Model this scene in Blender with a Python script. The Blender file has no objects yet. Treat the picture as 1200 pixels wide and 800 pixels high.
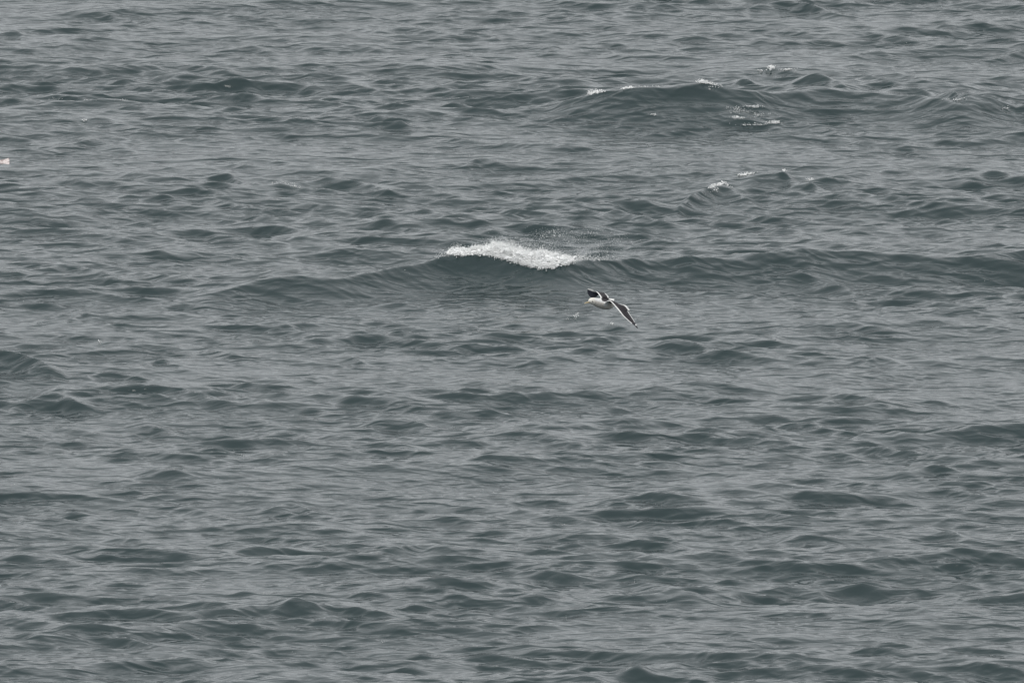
import bpy, bmesh, math, random
import numpy as np
from mathutils import Vector, Matrix

random.seed(7)
rng = np.random.default_rng(11)
scene = bpy.context.scene
col = scene.collection

# ------------------------------------------------------------------ camera
CAM_H = 37.0                       # photographer on a cliff
DEP = math.radians(7.0)           # looking down on the sea
FOCAL, SENSOR = 700.0, 36.0        # long telephoto
cam_data = bpy.data.cameras.new('camera')
cam_data.lens = FOCAL
cam_data.sensor_width = SENSOR
cam_data.clip_start = 0.5
cam_data.clip_end = 30000.0
cam = bpy.data.objects.new('camera', cam_data)
cam.location = (0, 0, CAM_H)
cam.rotation_euler = (math.pi / 2 - DEP, 0, 0)
col.objects.link(cam)
scene.camera = cam

# ------------------------------------------------------------------ sky
SUN_EL, SUN_AZ = math.radians(58), math.radians(205)   # azimuth clockwise from +Y
world = bpy.data.worlds.new('World')
scene.world = world
world.use_nodes = True
wn, wl = world.node_tree.nodes, world.node_tree.links
wn.clear()
sky = wn.new('ShaderNodeTexSky')
sky.sky_type = 'NISHITA'
sky.sun_disc = False
sky.sun_elevation = SUN_EL
sky.sun_rotation = SUN_AZ
sky.air_density = 1.0
sky.dust_density = 6.0
sky.ozone_density = 1.0
hsv = wn.new('ShaderNodeHueSaturation')      # cloud cover takes the blue out of the sky
hsv.inputs['Saturation'].default_value = 0.10
mix = wn.new('ShaderNodeMixRGB')
mix.inputs['Fac'].default_value = 0.70
mix.inputs['Color2'].default_value = (8.9, 9.25, 9.55, 1)   # even cloud layer
bg = wn.new('ShaderNodeBackground')
bg.inputs['Strength'].default_value = 0.10
wo = wn.new('ShaderNodeOutputWorld')
wl.new(sky.outputs['Color'], hsv.inputs['Color'])
wl.new(hsv.outputs['Color'], mix.inputs['Color1'])
wl.new(mix.outputs['Color'], bg.inputs['Color'])
wl.new(bg.outputs['Background'], wo.inputs['Surface'])

sun_data = bpy.data.lights.new('sun', 'SUN')
sun_data.energy = 1.5
sun_data.angle = math.radians(30)
sun_data.color = (1.0, 0.97, 0.93)
sun = bpy.data.objects.new('sun', sun_data)
sd = Vector((math.sin(SUN_AZ) * math.cos(SUN_EL), math.cos(SUN_AZ) * math.cos(SUN_EL), math.sin(SUN_EL)))
sun.rotation_euler = sd.to_track_quat('Z', 'Y').to_euler()
sun.location = (0, 0, 100)
col.objects.link(sun)

scene.cycles.diffuse_bounces = 8
scene.cycles.transmission_bounces = 8
scene.view_settings.view_transform = 'Standard'
scene.view_settings.look = 'None'
scene.view_settings.exposure = 0.0
scene.view_settings.gamma = 1.0
scene.view_settings.use_curve_mapping = False

# ------------------------------------------------------------------ helpers
F3 = np.array([0, math.cos(DEP), -math.sin(DEP)])
R3 = np.array([1.0, 0, 0])
U3 = np.array([0, math.sin(DEP), math.cos(DEP)])
C3 = np.array([0, 0, CAM_H])
K = SENSOR / FOCAL / 1200.0        # picture units (photo is 1200 wide)

def ray(px, py):
    return F3 + (px - 600) * K * R3 + (400 - py) * K * U3

def ground(px, py, z=0.0):
    d = ray(px, py)
    return C3 + d * ((z - CAM_H) / d[2])

def project(P):
    v = P - C3
    dz = v @ F3
    return 600 + (v @ R3) / dz / K, 400 - (v @ U3) / dz / K, dz

def tag(o, label=None, cat=None, group=None, kind=None):
    if label: o['label'] = label
    if cat: o['category'] = cat
    if group: o['group'] = group
    if kind: o['kind'] = kind
    return o

def mesh_np(name, V, Fq, mat, smooth=True):
    """V (n,3), Fq (m,3 or 4) -> object"""
    me = bpy.data.meshes.new(name)
    n, m, k = len(V), len(Fq), Fq.shape[1]
    me.vertices.add(n)
    me.vertices.foreach_set('co', np.ascontiguousarray(V, dtype=np.float32).ravel())
    me.loops.add(m * k)
    me.loops.foreach_set('vertex_index', np.ascontiguousarray(Fq, dtype=np.int32).ravel())
    me.polygons.add(m)
    me.polygons.foreach_set('loop_start', np.arange(0, m * k, k, dtype=np.int32))
    me.polygons.foreach_set('loop_total', np.full(m, k, dtype=np.int32))
    me.update(calc_edges=True)
    if smooth:
        me.polygons.foreach_set('use_smooth', np.ones(m, dtype=bool))
    me.materials.append(mat)
    o = bpy.data.objects.new(name, me)
    col.objects.link(o)
    return o

def principled(name, color, rough=0.5, spec=0.5):
    m = bpy.data.materials.new(name)
    m.use_nodes = True
    b = m.node_tree.nodes['Principled BSDF']
    b.inputs['Base Color'].default_value = (*color, 1)
    b.inputs['Roughness'].default_value = rough
    b.inputs['Specular IOR Level'].default_value = spec
    return m, b

def noisy(name, c1, c2, scale, rough=0.6, spec=0.3, lo=0.35, hi=0.65):
    m, b = principled(name, c1, rough, spec)
    nt = m.node_tree
    tc = nt.nodes.new('ShaderNodeTexCoord')
    nz = nt.nodes.new('ShaderNodeTexNoise')
    nz.inputs['Scale'].default_value = scale
    nz.inputs['Detail'].default_value = 4
    rp = nt.nodes.new('ShaderNodeValToRGB')
    rp.color_ramp.elements[0].position = lo
    rp.color_ramp.elements[1].position = hi
    rp.color_ramp.elements[0].color = (*c1, 1)
    rp.color_ramp.elements[1].color = (*c2, 1)
    nt.links.new(tc.outputs['Object'], nz.inputs['Vector'])
    nt.links.new(nz.outputs['Fac'], rp.inputs['Fac'])
    nt.links.new(rp.outputs['Color'], b.inputs['Base Color'])
    return m

# ------------------------------------------------------------------ water material
water_mat, wb = principled('sea_water', (0.022, 0.037, 0.039), 0.09, 0.5)
wb.inputs['IOR'].default_value = 1.333
nt = water_mat.node_tree
tc = nt.nodes.new('ShaderNodeTexCoord')
def mth(op, a, b):
    n = nt.nodes.new('ShaderNodeMath'); n.operation = op
    for q, v in enumerate((a, b)):
        if isinstance(v, (int, float)): n.inputs[q].default_value = v
        else: nt.links.new(v, n.inputs[q])
    return n.outputs[0]
def ripple(lam, ang, dist, amp, seed, patch):
    """little wind waves with narrow crests: meandering bands that come and go in patches; height in m"""
    mp = nt.nodes.new('ShaderNodeMapping')
    mp.inputs['Rotation'].default_value = (0, 0, math.radians(ang))
    mp.inputs['Location'].default_value = (seed * 3.7, seed * 5.3, 0)
    nt.links.new(tc.outputs['Object'], mp.inputs['Vector'])
    w = nt.nodes.new('ShaderNodeTexWave')
    w.wave_type = 'BANDS'; w.bands_direction = 'Y'; w.wave_profile = 'SIN'
    w.inputs['Scale'].default_value = 0.3142 / lam
    w.inputs['Distortion'].default_value = dist
    w.inputs['Detail'].default_value = 2.0
    w.inputs['Detail Scale'].default_value = 1.6
    w.inputs['Detail Roughness'].default_value = 0.5
    nt.links.new(mp.outputs['Vector'], w.inputs['Vector'])
    nz = nt.nodes.new('ShaderNodeTexNoise')
    nz.inputs['Scale'].default_value = patch
    nz.inputs['Detail'].default_value = 2.0
    nt.links.new(mp.outputs['Vector'], nz.inputs['Vector'])
    sharp = mth('POWER', w.outputs['Fac'], 1.7)
    gate = mth('MAXIMUM', mth('MULTIPLY', mth('SUBTRACT', nz.outputs['Fac'], 0.32), 3.0), 0.0)
    return mth('MULTIPLY', mth('MULTIPLY', sharp, gate), amp)
n1 = nt.nodes.new('ShaderNodeTexNoise')
n1.inputs['Scale'].default_value = 5.0
n1.inputs['Detail'].default_value = 4
n1.inputs['Roughness'].default_value = 0.5
nt.links.new(tc.outputs['Object'], n1.inputs['Vector'])
hsum = mth('MULTIPLY', n1.outputs['Fac'], 0.012)
for args in ((0.52, 8, 6.0, 0.024, 1, 0.45), (0.34, -24, 6.0, 0.0145, 2, 0.7), (0.23, 32, 5.0, 0.0085, 3, 1.0), (0.14, -6, 5.0, 0.0032, 4, 1.3)):
    hsum = mth('ADD', hsum, ripple(*args))
bp = nt.nodes.new('ShaderNodeBump')
bp.inputs['Strength'].default_value = 1.0
bp.inputs['Distance'].default_value = 1.0
nt.links.new(hsum, bp.inputs['Height'])
nt.links.new(bp.outputs['Normal'], wb.inputs['Normal'])

# ------------------------------------------------------------------ the sea: random waves
def tile(L, N, lmin, lmax, lpeak, spread, theta0, slope, seed, power=4.0, chop=1.0):
    """FFT sea tile (periodic), returns h, dx, dy scaled to an rms slope"""
    r = np.random.default_rng(seed)
    k1 = np.fft.fftfreq(N, L / N) * 2 * np.pi
    kx, ky = np.meshgrid(k1, k1, indexing='ij')
    k = np.hypot(kx, ky); k[0, 0] = 1
    th = np.arctan2(ky, kx)
    kp = 2 * np.pi / lpeak
    S = np.exp(-1.25 * (kp / k) ** 2) * k ** (-power)
    D = np.abs(np.cos(th - theta0)) ** spread + 0.5 * np.abs(np.cos(th - theta0 - 0.6)) ** (spread * 2) + 0.03
    S = S * D
    S[(k > 2 * np.pi / lmin) | (k < 2 * np.pi / lmax)] = 0
    S[0, 0] = 0
    a = (r.normal(size=(N, N)) + 1j * r.normal(size=(N, N))) * np.sqrt(S)
    h = np.fft.ifft2(a)
    sx = np.fft.ifft2(1j * kx * a).real; sy = np.fft.ifft2(1j * ky * a).real
    dx = np.fft.ifft2(1j * kx / k * a).real; dy = np.fft.ifft2(1j * ky / k * a).real
    sc = slope / math.sqrt((sx ** 2 + sy ** 2).mean())
    return [q.astype(np.float32) * sc for q in (h.real, dx * chop, dy * chop)]

def ridged(L, N, lmin, lmax, spread, theta0, slope, seed, e, skew, cross):
    """wave band with long sharp crests: phase and envelope of a one-sided random field, reshaped to a cusp"""
    r = np.random.default_rng(seed)
    k1 = np.fft.fftfreq(N, L / N) * 2 * np.pi
    kx, ky = np.meshgrid(k1, k1, indexing='ij')
    k = np.hypot(kx, ky); k[0, 0] = 1
    th = np.arctan2(ky, kx)
    lk = np.log2(2 * np.pi / k); lo, hi = math.log2(lmin), math.log2(lmax)
    S = np.exp(-((lk - (lo + hi) / 2) / ((hi - lo) / 2)) ** 4) * k ** -3.4
    S = S * (np.clip(np.cos(th - theta0), 0, 1) ** spread + 0.8 * np.clip(np.cos(th - theta0 - cross), 0, 1) ** (spread * 1.5))
    S[0, 0] = 0
    hc = np.fft.ifft2((r.normal(size=(N, N)) + 1j * r.normal(size=(N, N))) * np.sqrt(S))
    A, ph_ = np.abs(hc), np.angle(hc)
    ph_ = ph_ + skew * (1 - np.cos(ph_))
    f = 1.27 - 2 * np.sqrt(np.sin(ph_ / 2) ** 2 + e * e)
    h = A * f
    g0 = (np.roll(h, -1, 0) - h) * N / L; g1 = (np.roll(h, -1, 1) - h) * N / L
    return (h * (slope / math.sqrt((g0 ** 2 + g1 ** 2).mean()))).astype(np.float32)

def sample(t, L, X, Y):
    N = t[0].shape[0]
    u = np.mod(X / L * N, N); v = np.mod(Y / L * N, N)
    i = np.floor(u).astype(np.int32); j = np.floor(v).astype(np.int32)
    fu = (u - i).astype(np.float32); fv = (v - j).astype(np.float32)
    i %= N; j %= N
    i2 = (i + 1) % N; j2 = (j + 1) % N
    w00 = (1 - fu) * (1 - fv); w10 = fu * (1 - fv); w01 = (1 - fu) * fv; w11 = fu * fv
    return [q[i, j] * w00 + q[i2, j] * w10 + q[i, j2] * w01 + q[i2, j2] * w11 for q in t]

TH = math.radians(-99)             # the wind sea runs towards the cliff, a little to the left
LA, LB = 143.0, 79.0
tA = tile(LA, 512, 2.2, 40, 8.0, 3.0, TH, 0.05, 3)
LC, LD = 61.0, 47.0                 # different tile lengths, so that the sum does not repeat
tB = [ridged(LB, 2048, 1.2, 2.8, 7, TH - 0.10, 0.064, 21, 0.10, 0.40, 0.65)]
tC = [ridged(LC, 2048, 0.42, 1.1, 5, TH - 0.05, 0.120, 22, 0.12, 0.35, -0.7)]
tD = [ridged(LD, 2048, 0.26, 0.55, 3.5, TH + 0.05, 0.070, 23, 0.16, 0.25, 0.8)]

# grid lines: fine where the photograph looks, widening towards the horizon
def lines(lo, hi, step, far_lo, far_hi, g):
    a = list(np.arange(lo, hi, step))
    s, x, up = step, a[-1], []
    while x < far_hi:
        s *= g; x += s; up.append(x)
    s, x, dn = step, a[0], []
    while x > far_lo:
        s *= g; x -= s; dn.append(x)
    return np.array(dn[::-1] + a + up)

gx = lines(-11.5, 11.5, 0.039, -6000, 6000, 1.13)
gy = lines(254, 362, 0.074, 8, 12000, 1.13)
X, Y = np.meshgrid(gx, gy, indexing='ij')
cell = np.maximum(np.gradient(gx)[:, None], np.gradient(gy)[None, :])
fB = np.clip(1.4 - cell / 0.3, 0, 1).astype(np.float32)
fA = np.clip(1.3 - cell / 2.5, 0, 1).astype(np.float32)
hA, dxA, dyA = sample(tA, LA, X, Y)
hB = sample(tB, LB, X / 1.1, Y)[0] + sample(tC, LC, X / 1.15, Y)[0] + sample(tD, LD, X / 1.15, Y)[0]
# wind gusts: the small chop is a little rougher in some patches than in others
gust = 1.0 + 0.9 * np.clip(sample([tA[0] / tA[0].std()], LA, X * 0.31 + 17, Y * 0.45 + 40)[0], -1.3, 1.3) * 0.42
H = hA * fA + hB * fB * gust
DX = dxA * fA * 0.9
DY = dyA * fA * 0.9 - 0.3 * hA * fA - 0.35 * hB * fB

# ------------------------------------------------------------------ the waves one can tell apart
# each is a crest line: (picture x, y, height in m); turned into places on the sea below
W = [
 # long ridge that breaks in the middle
 ([(200,350,0),(255,341,.20),(300,329,.32),(340,323,.44),(356,326,.38),(385,330,.32),(430,322,.36),(480,313,.42),(530,304,.50),(600,307,.55),(655,311,.52),(700,307,.46),(760,304,.42),(830,304,.40),(880,299,.44),(950,294,.48),(1010,295,.44),(1060,298,.38),(1130,301,.34),(1200,298,.30),(1280,300,.25),(1400,310,0)],1.1),
 # upper right swell
 ([(570,134,0),(640,124,.10),(680,113,.30),(740,103,.46),(790,102,.46),(822,96,.52),(838,100,.46),(862,106,.38),(900,108,.30),(950,104,.30),(1000,108,.24),(1060,112,.24),(1130,122,.26),(1190,132,0)],1.2),
 ([(842,104,0),(858,98,.22),(872,95,.30),(890,102,.22),(915,112,0)],1.0),
 ([(905,112,0),(930,98,.20),(955,93,.32),(985,101,.22),(1020,112,0)],1.2),
 ([(935,108,0),(965,103,.20),(990,108,.18),(1010,118,0)],1.0),
 ([(1000,97,0),(1028,88,.16),(1050,86,.24),(1072,92,.16),(1095,102,0)],1.0),
 ([(1030,114,0),(1050,108,.22),(1085,114,.2),(1130,124,.26),(1165,125,.24),(1190,132,0)],1.1),
 # third group on the right
 ([(790,248,0),(806,230,.22),(822,220,.36),(845,217,.36),(862,226,.22),(890,244,0)],1.1),
 ([(862,222,0),(880,216,.2),(905,214,.22),(920,209,.26),(936,220,0)],1.0),
 ([(920,222,0),(945,214,.2),(960,219,.16),(985,232,0)],1.0),
 ([(945,217,0),(970,209,.2),(990,208,.2),(1020,219,0)],1.0),
 # left wave
 ([(-90,420,0),(-40,410,.42),(8,412,.52),(28,418,.42),(50,425,.34),(82,442,0)],0.8),
 # far left and top
 ([(80,18,0),(100,12,.2),(118,10,.24),(150,15,.16),(188,25,0)],1.1),
 ([(0,46,0),(16,38,.17),(40,50,0)],1.0),
 ([(68,42,0),(97,41,.14),(120,44,.1),(150,50,0)],1.0),
 ([(240,62,0),(285,53,.18),(330,52,.14),(385,50,.18),(455,64,0)],1.2),
 ([(190,98,0),(213,89,.2),(250,90,.2),(270,96,.14),(300,106,0)],1.0),
 ([(25,114,0),(60,108,.14),(92,109,.10),(120,106,.17),(150,110,.14),(172,118,0)],1.0),
 ([(250,118,0),(290,112,.12),(330,113,.1),(355,118,0)],1.0),
 ([(55,175,0),(90,165,.14),(110,158,.24),(122,164,.14),(160,178,0)],1.0),
 ([(305,151,0),(335,146,.10),(350,140,.18),(390,152,0)],1.0),
 ([(232,217,0),(250,204,.16),(265,199,.26),(280,204,.2),(302,219,0)],1.0),
 ([(330,224,0),(375,210,.18),(405,208,.24),(435,213,.2),(465,232,0)],1.1),
 ([(430,158,0),(455,147,.1),(472,143,.22),(480,152,0)],0.8),
 ([(470,172,0),(505,162,.16),(524,155,.30),(550,163,.18),(600,168,.16),(650,172,.14),(730,186,0)],1.2),
 ([(545,195,0),(558,187,.14),(572,187,.14),(595,198,0)],0.9),
 ([(600,30,0),(635,22,.12),(651,15,.22),(675,22,.14),(720,27,.1),(790,38,0)],1.1),
 ([(520,45,0),(545,36,.14),(565,36,.14),(585,46,0)],0.9),
 ([(565,53,0),(590,54,.12),(620,52,.17),(660,62,0)],1.0),
 ([(415,42,0),(470,30,.12),(500,32,.10),(560,45,0)],1.0),
 ([(710,14,0),(750,6,.2),(775,9,.16),(795,17,0)],1.0),
 ([(870,14,0),(900,4,.2),(918,1,.28),(950,7,.2),(982,20,0)],1.2),
 ([(990,66,0),(1030,57,.14),(1065,66,0)],1.0),
 ([(1110,75,0),(1160,66,.14),(1210,60,.18),(1260,70,0)],1.0),
 ([(1120,30,0),(1150,27,.12),(1175,33,0)],1.0),
 ([(985,174,0),(1015,163,.22),(1040,168,.16),(1080,182,0)],1.0),
 ([(1000,205,0),(1040,196,.14),(1080,204,0)],0.9),
 ([(1130,210,0),(1165,201,.16),(1220,212,0)],1.0),
 ([(1080,170,0),(1150,163,.12),(1200,160,.16),(1260,166,0)],1.0),
 ([(640,262,0),(700,256,.14),(730,250,.22),(760,257,.18),(800,272,0)],1.0),
 # middle left
 ([(-30,326,0),(40,316,.14),(75,309,.28),(100,315,.2),(135,332,0)],1.1),
 ([(30,292,0),(90,290,.1),(115,286,.2),(140,291,.14),(185,300,0)],1.0),
 ([(145,330,0),(165,322,.12),(200,325,.12),(240,334,0)],0.9),
 ([(20,476,0),(45,466,.18),(65,462,.24),(90,470,.16),(118,484,0)],1.0),
 ([(75,376,0),(95,366,.14),(115,376,0)],0.9),
 ([(170,430,0),(188,418,.18),(220,434,0)],0.9),
 ([(150,502,0),(175,491,.2),(208,504,0)],0.9),
 ([(290,508,0),(315,497,.18),(335,497,.18),(372,516,0)],1.0),
 ([(196,464,0),(215,457,.16),(240,464,.12),(275,476,0)],0.9),
 ([(225,416,0),(245,406,.16),(285,422,0)],0.9),
 ([(310,395,0),(335,386,.14),(365,398,0)],0.9),
 ([(100,388,0),(140,381,.12),(180,390,0)],0.9),
 # middle
 ([(425,497,0),(450,486,.24),(475,487,.22),(515,503,0)],1.1),
 ([(435,360,0),(470,354,.14),(510,366,0)],0.9),
 ([(540,360,0),(580,353,.14),(635,366,0)],0.9),
 ([(600,428,0),(630,420,.16),(665,427,0)],0.9),
 ([(690,402,0),(718,390,.2),(770,406,0)],1.0),
 ([(500,410,0),(560,401,.17),(600,404,.15),(620,414,0)],1.0),
 ([(395,415,0),(425,420,.14),(450,430,0)],0.9),
 ([(560,328,0),(620,320,.14),(680,330,0)],1.0),
 # middle right
 ([(765,410,0),(800,400,.28),(820,405,.24),(860,415,.16),(930,428,0)],1.0),
 ([(905,334,0),(930,321,.2),(945,316,.32),(970,324,.2),(1040,350,0)],1.0),
 ([(820,345,0),(860,335,.2),(880,338,.16),(915,354,0)],1.0),
 ([(790,325,0),(810,318,.2),(845,326,0)],1.0),
 ([(1140,318,0),(1170,311,.28),(1210,312,.26),(1260,322,0)],1.1),
 ([(1005,432,0),(1030,420,.18),(1070,434,0)],0.9),
 ([(990,512,0),(1010,505,.16),(1026,512,0)],0.8),
 ([(1024,514,0),(1045,506,.18),(1072,517,0)],0.9),
 ([(965,472,0),(990,463,.16),(1025,474,0)],0.9),
 ([(1000,480,0),(1035,474,.14),(1068,482,0)],0.9),
 ([(1120,355,0),(1170,350,.16),(1220,356,0)],0.9),
 ([(940,374,0),(970,366,.14),(1020,376,0)],0.9),
 # foreground
 ([(318,728,0),(345,711,.22),(365,714,.16),(388,724,0)],1.0),
 ([(225,724,0),(270,717,.12),(308,713,.18),(328,724,0)],1.0),
 ([(35,755,0),(80,745,.17),(120,755,0)],1.0),
 ([(-40,785,0),(5,776,.24),(40,790,0)],1.0),
 ([(390,662,0),(450,646,.18),(490,642,.18),(540,648,0)],1.0),
 ([(470,714,0),(525,706,.18),(565,722,0)],1.0),
 ([(30,614,0),(68,604,.16),(108,617,0)],1.0),
 ([(310,600,0),(342,588,.18),(380,603,0)],1.0),
 ([(150,560,0),(190,556,.14),(240,568,0)],1.0),
 ([(240,628,0),(280,631,.12),(300,635,0)],0.8),
 ([(60,785,0),(160,772,.16),(260,768,.16),(310,780,0)],1.1),
 ([(708,594,0),(735,583,.20),(760,579,.28),(800,582,.24),(870,592,0)],1.1),
 ([(912,634,0),(932,623,.28),(960,625,.24),(985,622,.28),(1020,626,.2),(1062,636,0)],1.0),
 ([(1055,625,0),(1095,614,.22),(1120,619,.16),(1140,630,0)],1.0),
 ([(755,697,0),(785,685,.18),(815,694,0)],0.9),
 ([(935,700,0),(962,687,.2),(990,699,0)],0.9),
 ([(980,690,0),(1010,683,.14),(1040,690,0)],0.9),
 ([(595,710,0),(625,701,.18),(680,712,0)],0.9),
 ([(820,770,0),(880,768,.14),(920,772,.16),(970,764,0)],1.0),
 ([(690,800,0),(780,780,.2),(830,795,0)],1.1),
 ([(1030,662,0),(1095,649,.18),(1155,662,0)],1.0),
 ([(690,655,0),(720,646,.14),(780,660,0)],0.9),
 ([(1050,560,0),(1090,548,.16),(1140,560,0)],0.9),
 ([(530,550,0),(570,546,.14),(620,556,0)],0.9),
 ([(910,560,0),(950,553,.14),(1000,562,0)],0.9),
 ([(1090,790,0),(1150,782,.18),(1230,788,0)],1.0),
]
CREST = []
for wi, (pts, wid) in enumerate(W):
    ampl = (0.62, 0.98)[wi] if wi < 2 else 0.5 if wi == 11 else 0.46
    g = np.array([ground(p[0], p[1], p[2] * ampl) for p in pts])
    a = np.array([p[2] for p in pts]) * ampl
    ext = 0.12 * (g[-1, 0] - g[0, 0]) if wi > 11 else 0.0
    g[0, 0] -= ext; g[-1, 0] += ext
    xs = np.arange(g[0, 0], g[-1, 0], 0.03)
    yc = np.interp(xs, g[:, 0], g[:, 1]); ac = np.interp(xs, g[:, 0], a)
    n = max(3, int(min(len(xs) / 10, 14)))
    ker = np.hanning(2 * n + 1); ker /= ker.sum()
    yc = np.convolve(np.pad(yc, n, 'edge'), ker, 'valid'); ac = np.convolve(np.pad(ac, n, 'constant'), ker, 'valid')
    r_ = np.random.default_rng(100 + wi)
    def wob(step): return np.interp(xs, np.arange(xs[0] - 1, xs[-1] + 1, step), r_.normal(size=len(np.arange(xs[0] - 1, xs[-1] + 1, step))))
    kw = 0.3 if wi < 2 else 0.7
    ac = ac * (1 + kw * 0.14 * wob(.6)); yc = yc + kw * (0.12 * wob(.5) + 0.25 * wob(1.1))
    CREST.append((xs, yc, ac))
    i0, i1 = np.searchsorted(gx, [xs[0], xs[-1]])
    j0, j1 = np.searchsorted(gy, [yc.min() - 5, yc.max() + 7])
    if i1 <= i0 or j1 <= j0: continue
    xx = gx[i0:i1]
    y_c = np.interp(xx, xs, yc); A = np.interp(xx, xs, ac)
    v = gy[None, j0:j1] - y_c[:, None]
    amax = a.max()
    if wi < 2:                       # the long crests stand clear of the small chop
        calm = (1 - 0.45 * np.exp(-(v / 1.3) ** 2) * np.clip(A / 0.15, 0, 1)[:, None]).astype(np.float32)
        H[i0:i1, j0:j1] *= calm; DY[i0:i1, j0:j1] *= calm; DX[i0:i1, j0:j1] *= calm
    Lf = ((1.2 if wi < 2 else 1.45) * amax + 0.10) * (0.6 + 0.4 * wid); Lb = (2.4 * amax + 0.22) * wid
    e = 0.09
    s = np.where(v < 0, -v / Lf, v / Lb)
    P = np.exp(-(np.sqrt(s * s + e * e) - e))
    P = P - 0.22 * np.exp(-((v + 2.6 * Lf) / (1.3 * Lf)) ** 2)      # the trough in front
    H[i0:i1, j0:j1] += (A[:, None] * P).astype(np.float32)
    DY[i0:i1, j0:j1] -= (0.12 * A[:, None] * np.exp(-s * s)).astype(np.float32)   # crests lean forward

VX, VY, VZ = X + DX, Y + DY, H
V = np.stack([VX, VY, VZ], -1).reshape(-1, 3)
nx, ny = X.shape
idx = np.arange(nx * ny).reshape(nx, ny)
Fq = np.stack([idx[:-1, :-1], idx[1:, :-1], idx[1:, 1:], idx[:-1, 1:]], -1).reshape(-1, 4)
sea = mesh_np('water', V, Fq, water_mat)
tag(sea, 'grey green choppy open sea', 'sea', kind='structure')

# lookup of the visible sea surface, for what floats on it
fi0, fi1 = np.searchsorted(gx, [-11.4, 11.4]); fj0, fj1 = np.searchsorted(gy, [255, 361])
VS = np.stack([VX[fi0:fi1, fj0:fj1], VY[fi0:fi1, fj0:fj1], VZ[fi0:fi1, fj0:fj1]], -1).reshape(-1, 3)
PXs, PYs, PD = project(VS)
order = np.argsort(PXs); PXo, PYo, PDo, VSo = PXs[order], PYs[order], PD[order], VS[order]

def surf(px, py, r=2.2):
    a, b = np.searchsorted(PXo, [px - r, px + r])
    m = np.abs(PYo[a:b] - py) < r
    if not m.any():
        return ground(px, py)
    d = PDo[a:b]
    q = np.argmin(np.where(m, np.abs(PYo[a:b] - py) + np.abs(PXo[a:b] - px) + 2.0 * np.maximum(d - d[m].min() - 0.5, 0), 1e9))
    p = VSo[a + q].copy()
    p += ((px - PXo[a + q]) * R3 - (py - PYo[a + q]) * U3) * K * PDo[a + q]
    return p

def crest(px, ci, back=1.0):
    """highest point of crest line ci at picture column px"""
    xs, yc, ac = CREST[ci]
    a, b = np.searchsorted(PXo, [px - 1.5, px + 1.5])
    P = VSo[a:b]
    yy = np.interp(P[:, 0], xs, yc)
    m = np.abs(P[:, 1] - yy + 0.1) < back
    q = np.argmin(np.where(m, PYo[a:b], 1e9))      # top of the silhouette
    p = P[q].copy(); p[0] += (px - PXo[a + q]) * K * PDo[a + q]
    return p

# ------------------------------------------------------------------ foam and spray
foam_mat = noisy('foam', (0.96, 0.96, 0.955), (0.91, 0.92, 0.92), 6.0, 0.7, 0.3)
fb = foam_mat.node_tree.nodes['Principled BSDF']
fnt = foam_mat.node_tree
ftr = fnt.nodes.new('ShaderNodeBsdfTranslucent')
ftr.inputs['Color'].default_value = (0.96, 0.97, 0.97, 1)
fmx = fnt.nodes.new('ShaderNodeMixShader')
fmx.inputs['Fac'].default_value = 0.15
fnt.links.new(fb.outputs['BSDF'], fmx.inputs[1])
fnt.links.new(ftr.outputs['BSDF'], fmx.inputs[2])
fnt.links.new(fmx.outputs['Shader'], fnt.nodes['Material Output'].inputs['Surface'])

ph = (1 + 5 ** 0.5) / 2
ICO_V = np.array([(-1,ph,0),(1,ph,0),(-1,-ph,0),(1,-ph,0),(0,-1,ph),(0,1,ph),(0,-1,-ph),(0,1,-ph),(ph,0,-1),(ph,0,1),(-ph,0,-1),(-ph,0,1)]) / math.hypot(1, ph)
ICO_F = np.array([(0,11,5),(0,5,1),(0,1,7),(0,7,10),(0,10,11),(1,5,9),(5,11,4),(11,10,2),(10,7,6),(7,1,8),(3,9,4),(3,4,2),(3,2,6),(3,6,8),(3,8,9),(4,9,5),(2,4,11),(6,2,10),(8,6,7),(9,8,1)])
OCT_V = np.array([(1,0,0),(-1,0,0),(0,1,0),(0,-1,0),(0,0,1),(0,0,-1)], float)
OCT_F = np.array([(0,2,4),(2,1,4),(1,3,4),(3,0,4),(2,0,5),(1,2,5),(3,1,5),(0,3,5)])

def drops(P, S, base='ico', flat=None):
    """triangles of many little blobs: P (n,3) centres, S (n,) radii"""
    bv, bf = (ICO_V, ICO_F) if base == 'ico' else (OCT_V, OCT_F)
    n = len(P)
    an = rng.uniform(0, 2 * math.pi, n)
    jit = 1 + 0.35 * rng.normal(size=(n, len(bv), 1)).clip(-1.2, 1.6)
    v = bv[None] * jit
    c, s = np.cos(an)[:, None], np.sin(an)[:, None]
    sc = rng.uniform(0.7, 1.35, (n, 3))
    if flat is not None: sc[:, 2] = flat
    v = v * sc[:, None, :]
    v = np.stack([v[..., 0] * c - v[..., 1] * s, v[..., 0] * s + v[..., 1] * c, v[..., 2]], -1)
    v = v * S[:, None, None] + P[:, None, :]
    f = bf[None] + (np.arange(n) * len(bv))[:, None, None]
    return v.reshape(-1, 3), f.reshape(-1, 3)

def foam_object(name, chunks, mat=None):
    vs, fs, o = [], [], 0
    for v, f in chunks:
        vs.append(v); fs.append(f + o); o += len(v)
    return mesh_np(name, np.concatenate(vs), np.concatenate(fs), mat or foam_mat, smooth=False)

MPX = 302 * K                        # metres per picture unit out there

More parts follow.
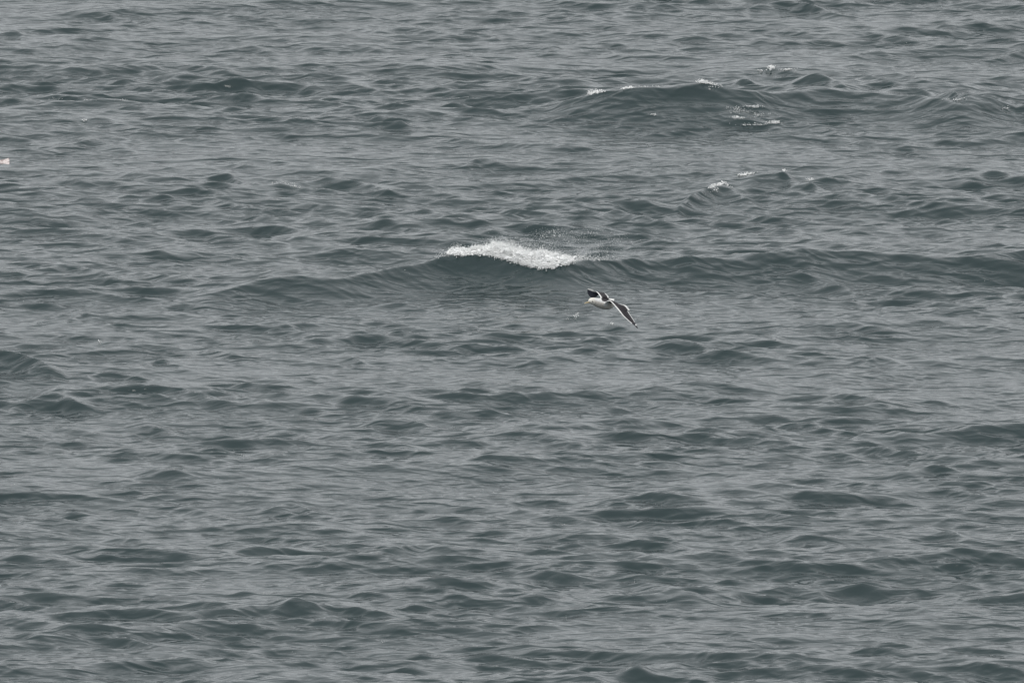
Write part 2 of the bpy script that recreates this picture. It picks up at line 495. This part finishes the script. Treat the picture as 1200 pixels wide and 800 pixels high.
# main breaker: outline of the foam's top above the crest, in picture units
tx = [521, 525, 533, 541, 552, 562, 573, 580, 590, 600, 610, 618, 628, 640, 652, 660, 668, 676, 690]
tt = [0,   3,   8,   5,   4,   5,   10,  14,  16,  16,  12,  10,  12,  10,  7,   7,   4,   1.5, 0]
tb = [0,   0,   0,   .5,  1,   1.5, 2,   2,   2,   2,   3,   4,   5,   5.5, 5,   3,   1,   0,   0]     # how far it spills down the front
ch = []
P, S = [], []
while len(P) < 2200:                 # dense body of the froth
    x = rng.uniform(524, 676)
    top, bot = np.interp(x, tx, tt), np.interp(x, tx, tb)
    if rng.uniform() > (top + bot) / 20 or (x < 570 and rng.uniform() < .5): continue
    c = crest(x, 0)
    h = -bot * .8 + (bot + top * .55) * rng.uniform() ** 1.2
    if h < 0: p = surf(x, project(c[None])[1][0] - h)
    else: p = c + np.array([0, rng.uniform(0.02, .5), h * MPX])
    P.append(p); S.append(rng.uniform(.012, .030))
ch.append(drops(np.array(P), np.array(S), 'ico'))
P, S = [], []
for k in range(190):
    while True:
        x0 = rng.uniform(523, 678)
        if rng.uniform() < (np.interp(x0, tx, tt) / 17) ** 1.0: break
    top, bot = np.interp(x0, tx, tt), np.interp(x0, tx, tb)
    c0 = crest(x0, 0)
    h0 = -bot + (bot + top * 0.62) * rng.uniform() ** 1.4
    u = max(0.0, h0 / max(top, 1))
    rx, rh = rng.uniform(1.5, 3.6), rng.uniform(0.8, 2.0) * (0.6 + 0.03 * top)
    d0 = rng.uniform(-0.05, 0.45)
    n = int(rng.uniform(70, 290) * (1.15 - 0.55 * u) * np.interp(x0, [520, 560, 585, 655, 690], [.35, .55, 1, 1, .3]))
    size = rng.uniform(0.0055, 0.0095) * (1.1 - 0.55 * u)
    for q in range(n):
        f = abs(rng.normal())
        x = x0 + rng.normal() * rx + 0.35 * f; h = h0 + rng.normal() * rh + 0.5 * f * u
        c = c0 if rng.uniform() < .3 else crest(x, 0)
        if h < 0 and d0 < .25:
            p = surf(x, project(c[None])[1][0] - h) + np.array([0, -.02, abs(rng.normal()) * .03])
        else:
            p = c + np.array([(x - project(c[None])[0][0]) * MPX, d0 + rng.normal() * .06, abs(h) * MPX + 0.1 * d0])
        P.append(p); S.append(size * rng.uniform(.45, 1.35) * (1.0 if f < 1.2 else .6))
for q in range(8000):                # torn top: little jets thrown up out of the froth
    if q % 30 == 0:
        while True:
            x0 = rng.uniform(519, 700)
            if rng.uniform() < (np.interp(x0, tx, tt) / 19) ** 0.6: break
        top = np.interp(x0, tx, tt) * rng.uniform(.6, 1.6); lean = rng.uniform(-.15, .55); wd = rng.uniform(.5, 2.2); d0 = rng.uniform(0, .6)
    u = rng.uniform() ** .8
    x = x0 + lean * top * u + rng.normal() * wd * (.6 + u)
    P.append(crest(x, 0) + np.array([0, d0 + rng.normal() * .08, top * u * MPX])); S.append(rng.uniform(.0025, .0062) * (1.15 - .5 * u))
ch.append(drops(np.array(P), np.array(S), 'oct'))
# beads running along the crest left and right of the breaker
for (x0, x1, n, s) in ((510, 524, 50, .009), (668, 712, 110, .007), (640, 680, 80, .008)):
    P = []
    for i in range(n):
        x = rng.uniform(x0, x1)
        P.append(crest(x, 0) + np.array([rng.normal() * .02, rng.normal() * .10, abs(rng.normal()) * .035]))
    ch.append(drops(np.array(P), rng.uniform(.4, 1.2, n) * s, 'oct'))
main_foam = foam_object('breaking_foam', ch)
tag(main_foam, 'bright white foam breaking along the crest of the long middle ridge', 'foam', kind='stuff')

# spindrift: fine drops blown back and to the right of the breaker
P, S = [], []
for k in range(95):                  # puffs of mist, thinning to the right with the wind
    x0 = 585 + abs(rng.normal()) * 62
    if x0 > 750: continue
    hm = np.interp(x0, [560, 600, 640, 690, 740, 770], [14, 28, 44, 44, 30, 10])
    h0 = hm * rng.uniform(.05, 1) ** 1.4
    sx_, sh_ = rng.uniform(5, 20), rng.uniform(2, 6)
    d0 = rng.uniform(.1, 1.8)
    sz = rng.uniform(.0018, .0034)
    for q in range(int(rng.uniform(20, 190) * (1.2 - .8 * h0 / 44))):
        a = rng.normal()
        x = x0 + a * sx_; h = max(0.5, h0 + rng.normal() * sh_ + a * 1.5)
        c = crest(min(max(x, 500), 770), 0)
        P.append(c + np.array([0, d0 + rng.normal() * .15, h * MPX * .92 - d0 * .14])); S.append(sz * rng.uniform(.6, 1.5) * (1.8 if rng.uniform() < .04 else 1))
P = np.array(P); P[:, 2] = np.maximum(P[:, 2], 0.05)
spray = foam_object('sea_spray', [drops(P, np.array(S), 'oct')])
tag(spray, 'fine white spray blown up behind the breaking foam', 'spray', kind='stuff')

def whitecap(label, spots, group='small whitecaps'):
    """spots: (px, py, half width, half height, count, size); py below zero rides the crest line -1 - py"""
    c = []
    for (px, py, rx, ry, n, s) in spots:
        P, S = [], []
        seeds = [(rng.normal() * rx * .55, rng.normal() * ry * .5, rng.uniform(.1, .5)) for _ in range(5)]
        for i in range(n):
            a = seeds[int(rng.integers(len(seeds)))]
            x = px + a[0] + rng.normal() * rx * a[2]
            if py < 0:
                p = crest(x, int(-1 - py)) + np.array([0, rng.normal() * .06, abs(rng.normal()) * ry * .5 * MPX * a[2] * 2])
            else:
                p = surf(x, py + a[1] + rng.normal() * ry * .34) + np.array([0, 0, abs(rng.normal()) * s])
            P.append(p); S.append(s * rng.uniform(.3, 1.2))
        c.append(drops(np.array(P), np.array(S), 'oct'))
    o = foam_object('whitecap', c)
    return tag(o, label, 'foam', group, 'stuff')

whitecap('white foam tuft on the highest peak of the upper right swell', [(823, -2, 7, 5, 300, .009), (831, -2, 8, 3, 160, .008), (836, 103, 5, 3, 60, .007)])
whitecap('small foam patch at the left end of the upper right swell', [(700, -2, 7, 4, 300, .011), (692, 108, 5, 2, 60, .008)])
whitecap('thin foam fleck on the crest left of the tallest swell peak', [(739, -2, 7, 3, 240, .010), (760, -2, 14, 1, 60, .007)])
whitecap('little foam tuft on a dark ridge beyond the upper right swell', [(905, 80, 4, 2, 160, .011), (922, 82, 10, .8, 110, .008), (893, 83, 7, .8, 60, .007)])
whitecap('lacy foam strips lying in the hollow below the upper right swell',
         [(887, 125, 14, 1.5, 150, .007), (864, 138, 8, 1.5, 130, .008), (888, 146, 16, 1.2, 180, .007), (906, 144, 10, 1.5, 190, .008), (872, 131, 16, 3, 110, .005), (900, 134, 14, 3, 80, .005), (860, 127, 10, 1.5, 50, .006)])
whitecap('foam flecks on the crest of the wave at right above the long ridge', [(843, -8, 8, 3, 300, .010), (838, 222, 6, 2, 80, .008), (876, -9, 9, 2, 200, .009), (868, -9, 4, 3, 70, .008)])
whitecap('tiny foam beads on two small peaks right of the whitecapped wave', [(919, -9, 3, 3, 50, .008), (951, -10, 3, 3, 50, .008)])
whitecap('small white splash on the water just below the gull', [(675, 371, 3, 2, 45, .006), (677, 368, 2, 2, 30, .005), (667, 373, 5, 1, 26, .005), (718, 380, 3, 1, 16, .008)])
whitecap('few foam beads near the second gull at upper left', [(99, 141, 5, 1.5, 40, .008), (62, 116, 6, 2, 16, .007), (135, 118, 16, 1.5, 40, .006)])
whitecap('scattered foam beads in the upper left middle water', [(338, 216, 8, 2, 30, .007), (345, 219, 6, 1, 30, .008), (325, 214, 10, 1.5, 16, .006)])
whitecap('single white foam dot on the water above the dark left wave', [(117, 401, 2, 1, 18, .008)])
whitecap('faint foam specks on the crest at the right edge of the swell', [(1125, 117, 10, 2, 50, .008), (1178, 127, 3, 2, 24, .008), (768, 135, 4, 1.5, 30, .009)])

# loose flecks all over the water
P, S = [], []
for i in range(110):
    px, py = rng.uniform(-20, 1220), rng.uniform(5, 795)
    for j in range(int(rng.integers(1, 5))):
        P.append(surf(px + rng.normal() * 3, py + rng.normal() * 1.2) + np.array([0, 0, .002])); S.append(rng.uniform(.003, .007))
flecks = foam_object('foam_flecks', [drops(np.array(P), np.array(S), 'oct', 0.4)])
tag(flecks, 'loose tiny foam flecks scattered over the grey sea', 'foam', kind='stuff')

# ------------------------------------------------------------------ gulls
m_white = noisy('white_plumage', (0.80, 0.80, 0.79), (0.66, 0.655, 0.64), 34, 0.75, 0.15)
m_head = noisy('streaked_head_plumage', (0.76, 0.74, 0.69), (0.56, 0.51, 0.43), 55, 0.75, 0.15, 0.42, 0.75)
m_slate = noisy('slate_plumage', (0.040, 0.036, 0.040), (0.027, 0.025, 0.028), 40, 0.65, 0.2)
m_black = noisy('black_plumage', (0.018, 0.018, 0.023), (0.03, 0.03, 0.035), 40, 0.55, 0.25)
m_under = noisy('dark_underwing_plumage', (0.030, 0.033, 0.046), (0.045, 0.048, 0.06), 40, 0.65, 0.2)
m_belly = noisy('shaded_belly_plumage', (0.64, 0.61, 0.57), (0.48, 0.45, 0.41), 28, 0.75, 0.15)  # white underside of the gull, its warm shade painted into the colour
m_tail = noisy('dusky_tail_plumage', (0.64, 0.58, 0.56), (0.32, 0.25, 0.24), 22, 0.75, 0.15, 0.45, 0.62)
m_bill = noisy('yellow_bill', (0.47, 0.40, 0.26), (0.38, 0.32, 0.21), 60, 0.4, 0.4)
m_eye, _ = principled('eye_dark', (0.03, 0.025, 0.02), 0.2, 0.5)
MATS = [m_white, m_head, m_slate, m_black, m_under, m_belly, m_tail]
WHT, HED, SLT, BLK, UND, BEL, TAI = range(7)

def catmull(P, n):
    P = np.asarray(P, float); m = len(P)
    out = []
    for t in np.linspace(0, m - 1, n):
        i = min(int(t), m - 2); f = t - i
        p0, p1, p2, p3 = P[max(i - 1, 0)], P[i], P[i + 1], P[min(i + 2, m - 1)]
        out.append(0.5 * ((2 * p1) + (-p0 + p2) * f + (2 * p0 - 5 * p1 + 4 * p2 - p3) * f * f + (-p0 + 3 * p1 - 3 * p2 + p3) * f ** 3))
    return np.array(out)

def unit(v): return v / np.linalg.norm(v)

def build_gull(label, px, py, dist, path, lateral, wings, ring0, bill, eyes, tail_mat):
    """path rows: (x, y, depth, half width, half height); x,y in twelfths of a picture unit, depth in m"""
    root = bpy.data.objects.new('gull', None)
    G0 = C3 + ray(px, py) * dist
    root.location = G0
    col.objects.link(root)
    tag(root, label, 'gull', 'gulls flying over the sea')
    sc = dist * K / 11.43
    def loc(x, y, d): return x * sc * R3 - y * sc * U3 + d * F3
    lat0 = unit(lateral[0] * R3 + lateral[1] * U3 + lateral[2] * F3)
    rows = catmull(path, 33)
    cen = np.array([loc(r[0], r[1], r[2]) for r in rows])
    bm = bmesh.new()
    M = 16
    rings = []
    ups, lats = [], []
    for i, r in enumerate(rows):
        t = unit(cen[min(i + 1, len(cen) - 1)] - cen[max(i - 1, 0)])
        la = unit(lat0 - (lat0 @ t) * t)
        up = np.cross(la, t)
        if up @ U3 < 0: up = -up
        ups.append(up); lats.append(la)
        rings.append([bm.verts.new(cen[i] + la * math.cos(2 * math.pi * j / M) * r[3] + up * math.sin(2 * math.pi * j / M) * r[4]) for j in range(M)])
    nr = len(rings)
    hole = set()
    i0, i1 = ring0
    for i in range(i0, i1):
        for j in (-1, 0): hole.add((i, j % M))
        for j in (7, 8): hole.add((i, j))
    for i in range(nr - 1):
        for j in range(M):
            if (i, j) in hole: continue
            f = bm.faces.new((rings[i][j], rings[i][(j + 1) % M], rings[i + 1][(j + 1) % M], rings[i + 1][j]))
            top = 1 <= j <= 6
            if i < 8: mt = HED if (j < 13 or i < 6) else HED
            elif i < i0 - 1: mt = WHT if top else BEL
            elif i < i1 + 2: mt = SLT if 2 <= j <= 5 else (WHT if top else BEL)
            else: mt = tail_mat
            f.material_index = mt
    for ring, ci in ((rings[0], 0), (rings[-1], nr - 1)):
        c = bm.verts.new(cen[ci])
        for j in range(M):
            f = bm.faces.new((ring[j], ring[(j + 1) % M], c)); f.material_index = HED if ci == 0 else tail_mat
    nc = i1 - i0
    CH = [0, .075, .18, .36, .53, .67, .79, .90, 1.0]
    for side, keys in wings.items():
        jt, jm, jb = (1, 0, -1) if side == 'near' else (7, 8, 9)
        loop = [rings[i][jt] for i in range(i0, i1 + 1)] + [rings[i1][jm]] + [rings[i][jb % M] for i in range(i1, i0 - 1, -1)] + [rings[i0][jm]]
        keys2 = []
        for a, b in zip(keys[:-1], keys[1:]):
            keys2.append(a)
            keys2.append(tuple((np.array(a[:8]) + np.array(b[:8])) / 2) + (a[8],))
        keys2.append(keys[-1])
        secs = []
        nprev = ups[(i0 + i1) // 2]
        LEs = [loc(*k[0:3]) for k in keys2]; TEs = [loc(*k[3:6]) for k in keys2]
        # feathered hind edge: a little saw-tooth outward of the hand
        for s, k in enumerate(keys2):
            span = LEs[min(s + 1, len(LEs) - 1)] - LEs[max(s - 1, 0)]
            chv = TEs[s] - LEs[s]
            n = unit(np.cross(span, chv))
            if n @ nprev < 0: n = -n
            nprev = n
            cl = np.linalg.norm(chv)
            th, camb = k[6], k[7]
            top, bot = [], []
            for q in range(nc + 1):
                c = CH[q]
                fo = 2.6 * (math.sqrt(c + .004) * (1 - c)) * .55 + .06
                cm = camb * cl * math.sin(math.pi * min(1, c * 1.1) * .9)
                p = LEs[s] + chv * c + n * cm
                top.append(p + n * th * fo); bot.append(p - n * th * fo * .6)
            lp = top + [TEs[s] + n * camb * cl * math.sin(math.pi * .99) + unit(chv) * .002] + bot[::-1] + [LEs[s] - unit(chv) * th * .25]
            secs.append([bm.verts.new(p) for p in lp])
        prev = loop
        nl = len(loop)
        for s, lp in enumerate([*secs]):
            zone = keys2[max(s - 1, 0)][8] if s else 'root'
            for q in range(nl):
                f = bm.faces.new((prev[q], prev[(q + 1) % nl], lp[(q + 1) % nl], lp[q]))
                if q < nc: c, topside = CH[q], True
                elif q in (nc, nc + 1): c, topside = 1, q == nc
                elif q < nl - 2: c, topside = CH[max(0, nc - (q - nc - 1))], False
                else: c, topside = 0, q == nl - 1
                if topside:
                    if zone == 'root': mt = WHT if c < .1 else SLT
                    elif zone == 'arm': mt = WHT if (c < .03 or c > .74) else SLT
                    elif zone == 'hand': mt = WHT if (c < .03 or c > .86) else SLT
                    elif zone == 'primary': mt = WHT if c < .05 or c > .93 else (SLT if c < .6 else BLK)
                    elif zone == 'spot': mt = WHT if c > .3 else BLK
                    else: mt = BLK
                else:
                    if zone == 'root': mt = WHT if c < .3 else BEL
                    elif zone == 'arm': mt = WHT if c < .24 else (UND if c < .85 else WHT)
                    else: mt = WHT if c < .14 else UND
                f.material_index = mt
            prev = lp
        f = bm.faces.new(prev); f.material_index = BLK
    bmesh.ops.recalc_face_normals(bm, faces=bm.faces[:])
    me = bpy.data.meshes.new('body')
    bm.to_mesh(me); bm.free()
    for m in MATS: me.materials.append(m)
    me.polygons.foreach_set('use_smooth', np.ones(len(me.polygons), dtype=bool))
    body = bpy.data.objects.new('body', me)
    col.objects.link(body); body.parent = root
    ss = body.modifiers.new('smooth', 'SUBSURF'); ss.levels = 1; ss.render_levels = 2
    # bill: upper and lower half, hooked tip
    base, tip = loc(*bill[0]), loc(*bill[1])
    t = unit(tip - base); up = unit(U3 - (U3 @ t) * t); la = np.cross(t, up)
    bl = np.linalg.norm(tip - base)
    bm = bmesh.new(); prev = None
    for u, w, h, dz in ((-.25, .012, .017, 0), (.0, .0105, .0155, 0), (.3, .0085, .0125, .001), (.6, .0068, .0115, .001), (.8, .0055, .0105, -.001), (.95, .0035, .0065, -.004), (1.0, .001, .002, -.008)):
        rg = [bm.verts.new(base + t * bl * u + up * dz + la * math.cos(a) * w + up * math.sin(a) * h * (1 if math.sin(a) > 0 else .85)) for a in [2 * math.pi * j / 12 for j in range(12)]]
        if prev:
            for j in range(12): bm.faces.new((prev[j], prev[(j + 1) % 12], rg[(j + 1) % 12], rg[j]))
        else: bm.faces.new(rg[::-1])
        prev = rg
    bm.faces.new(prev)
    bmesh.ops.recalc_face_normals(bm, faces=bm.faces[:])
    me = bpy.data.meshes.new('bill'); bm.to_mesh(me); bm.free(); me.materials.append(m_bill)
    me.polygons.foreach_set('use_smooth', np.ones(len(me.polygons), dtype=bool))
    o = bpy.data.objects.new('bill', me); col.objects.link(o); o.parent = root
    for ex in eyes:                     # (ring index, side, angle)
        i, sgn, an = ex
        p = cen[i] + lats[i] * sgn * math.cos(an) * rows[i][3] + ups[i] * math.sin(an) * rows[i][4]
        bm = bmesh.new()
        bmesh.ops.create_icosphere(bm, subdivisions=2, radius=0.0085, matrix=Matrix.Translation(Vector(p)))
        me = bpy.data.meshes.new('eye'); bm.to_mesh(me); bm.free(); me.materials.append(m_eye)
        o = bpy.data.objects.new('eye', me); col.objects.link(o); o.parent = root
    return root

# the flying gull in the middle: body coordinates around its shoulder
def z(x, y): return x - 430, y - 340
def body_path(rows): return [(*z(r[0], r[1]), *r[2:]) for r in rows]
def wing(rows):
    return [(*z(r[0], r[1]), r[2], *z(r[3], r[4]), r[5], r[6], r[7], r[8]) for r in rows]
path = body_path([
 (232,333,-.175,.014,.016),
 (240,326,-.17,.032,.037),
 (264,317,-.155,.047,.051),
 (300,322,-.13,.050,.055),
 (345,337,-.09,.060,.066),
 (395,350,-.04,.072,.072),
 (445,360,.02,.078,.076),
 (495,364,.08,.076,.074),
 (528,350,.14,.058,.052),
 (535,318,.19,.040,.024),
 (534,300,.23,.040,.008),
 (535,286,.27,.046,.005),
])
near = wing([
 (470,316,-.10, 545,318,.06, .016,.05,'arm'),
 (520,318,-.15, 590,335,.00, .014,.06,'arm'),
 (575,380,-.20, 655,362,-.06, .012,.06,'arm'),
 (615,428,-.23, 725,372,-.08, .011,.06,'arm'),
 (650,472,-.25, 782,443,-.10, .010,.05,'arm'),
 (658,482,-.255, 748,452,-.13, .010,.05,'hand'),
 (700,530,-.27, 785,505,-.16, .009,.04,'hand'),
 (760,583,-.28, 822,562,-.20, .008,.03,'hand'),
 (805,618,-.285, 845,605,-.23, .007,.02,'tip'),
 (835,640,-.285, 862,622,-.25, .006,.02,'spot'),
 (850,655,-.285, 868,640,-.26, .005,.01,'tip'),
 (882,688,-.28, 886,684,-.275, .003,.0,'tip'),
])
far = wing([
 (392,268,.03, 505,272,.16, .016,.05,'arm'),
 (372,240,.12, 478,238,.25, .014,.06,'arm'),
 (356,215,.20, 455,215,.32, .012,.06,'arm'),
 (338,196,.27, 395,200,.38, .011,.05,'arm'),
 (325,188,.31, 360,232,.42, .010,.05,'hand'),
 (302,176,.36, 318,268,.46, .009,.04,'hand'),
 (275,163,.42, 265,270,.50, .008,.03,'hand'),
 (245,152,.47, 232,245,.54, .007,.02,'hand'),
 (222,148,.51, 214,205,.55, .005,.01,'tip'),
 (213,152,.53, 210,180,.55, .004,.0,'tip'),
])
build_gull('white gull with slate wings and yellow bill gliding below the breaking foam', 670 + 430 / 11.43, 325 + 340 / 11.43, 290.0,
           path, (.66, -.34, -.66), {'near': near, 'far': far}, (14, 22), ((*z(236, 333), -.175), (*z(166, 347), -.20)),
           [(5, 1, .25), (5, -1, .25)], WHT)

# the second gull leaves the picture at the left edge: only its tail end and a wing tip are in view
path2 = [
 (-575,40,-.02,.014,.016),(-560,36,-.02,.030,.034),(-535,32,-.01,.043,.046),(-500,32,0,.046,.050),(-450,36,0,.056,.060),
 (-390,40,0,.072,.072),(-330,42,0,.078,.076),(-270,38,0,.072,.070),(-200,28,0,.055,.050),(-120,14,0,.046,.026),(-60,5,0,.060,.010),(0,0,0,.088,.005)]
near2 = [
 (-385,40,-.08, -230,45,-.08, .016,.05,'arm'),(-400,75,-.18, -235,100,-.16, .014,.06,'arm'),(-415,120,-.28, -250,160,-.25, .012,.06,'arm'),
 (-390,165,-.38, -225,215,-.33, .010,.05,'hand'),(-330,230,-.47, -215,275,-.42, .009,.04,'hand'),(-260,300,-.54, -195,330,-.51, .006,.02,'tip'),(-200,370,-.58, -190,375,-.575, .003,0,'tip')]
far2 = [
 (-385,0,.08, -240,-10,.10, .016,.05,'arm'),(-395,-70,.16, -245,-75,.19, .014,.06,'arm'),(-390,-150,.24, -240,-165,.28, .012,.06,'arm'),
 (-355,-225,.31, -220,-235,.35, .010,.05,'hand'),(-290,-310,.36, -190,-305,.39, .009,.04,'hand'),(-210,-380,.40, -150,-370,.42, .006,.02,'spot'),(-118,-425,.42, -122,-418,.425, .003,0,'spot')]
build_gull('gull at the left edge of the picture with only its pale tail showing', 11, 189, 302.0,
           path2, (0, -.62, -.78), {'near': near2, 'far': far2}, (14, 22), ((-575, 42, -.02), (-640, 50, -.03)),
           [(5, 1, .25), (5, -1, .25)], TAI)
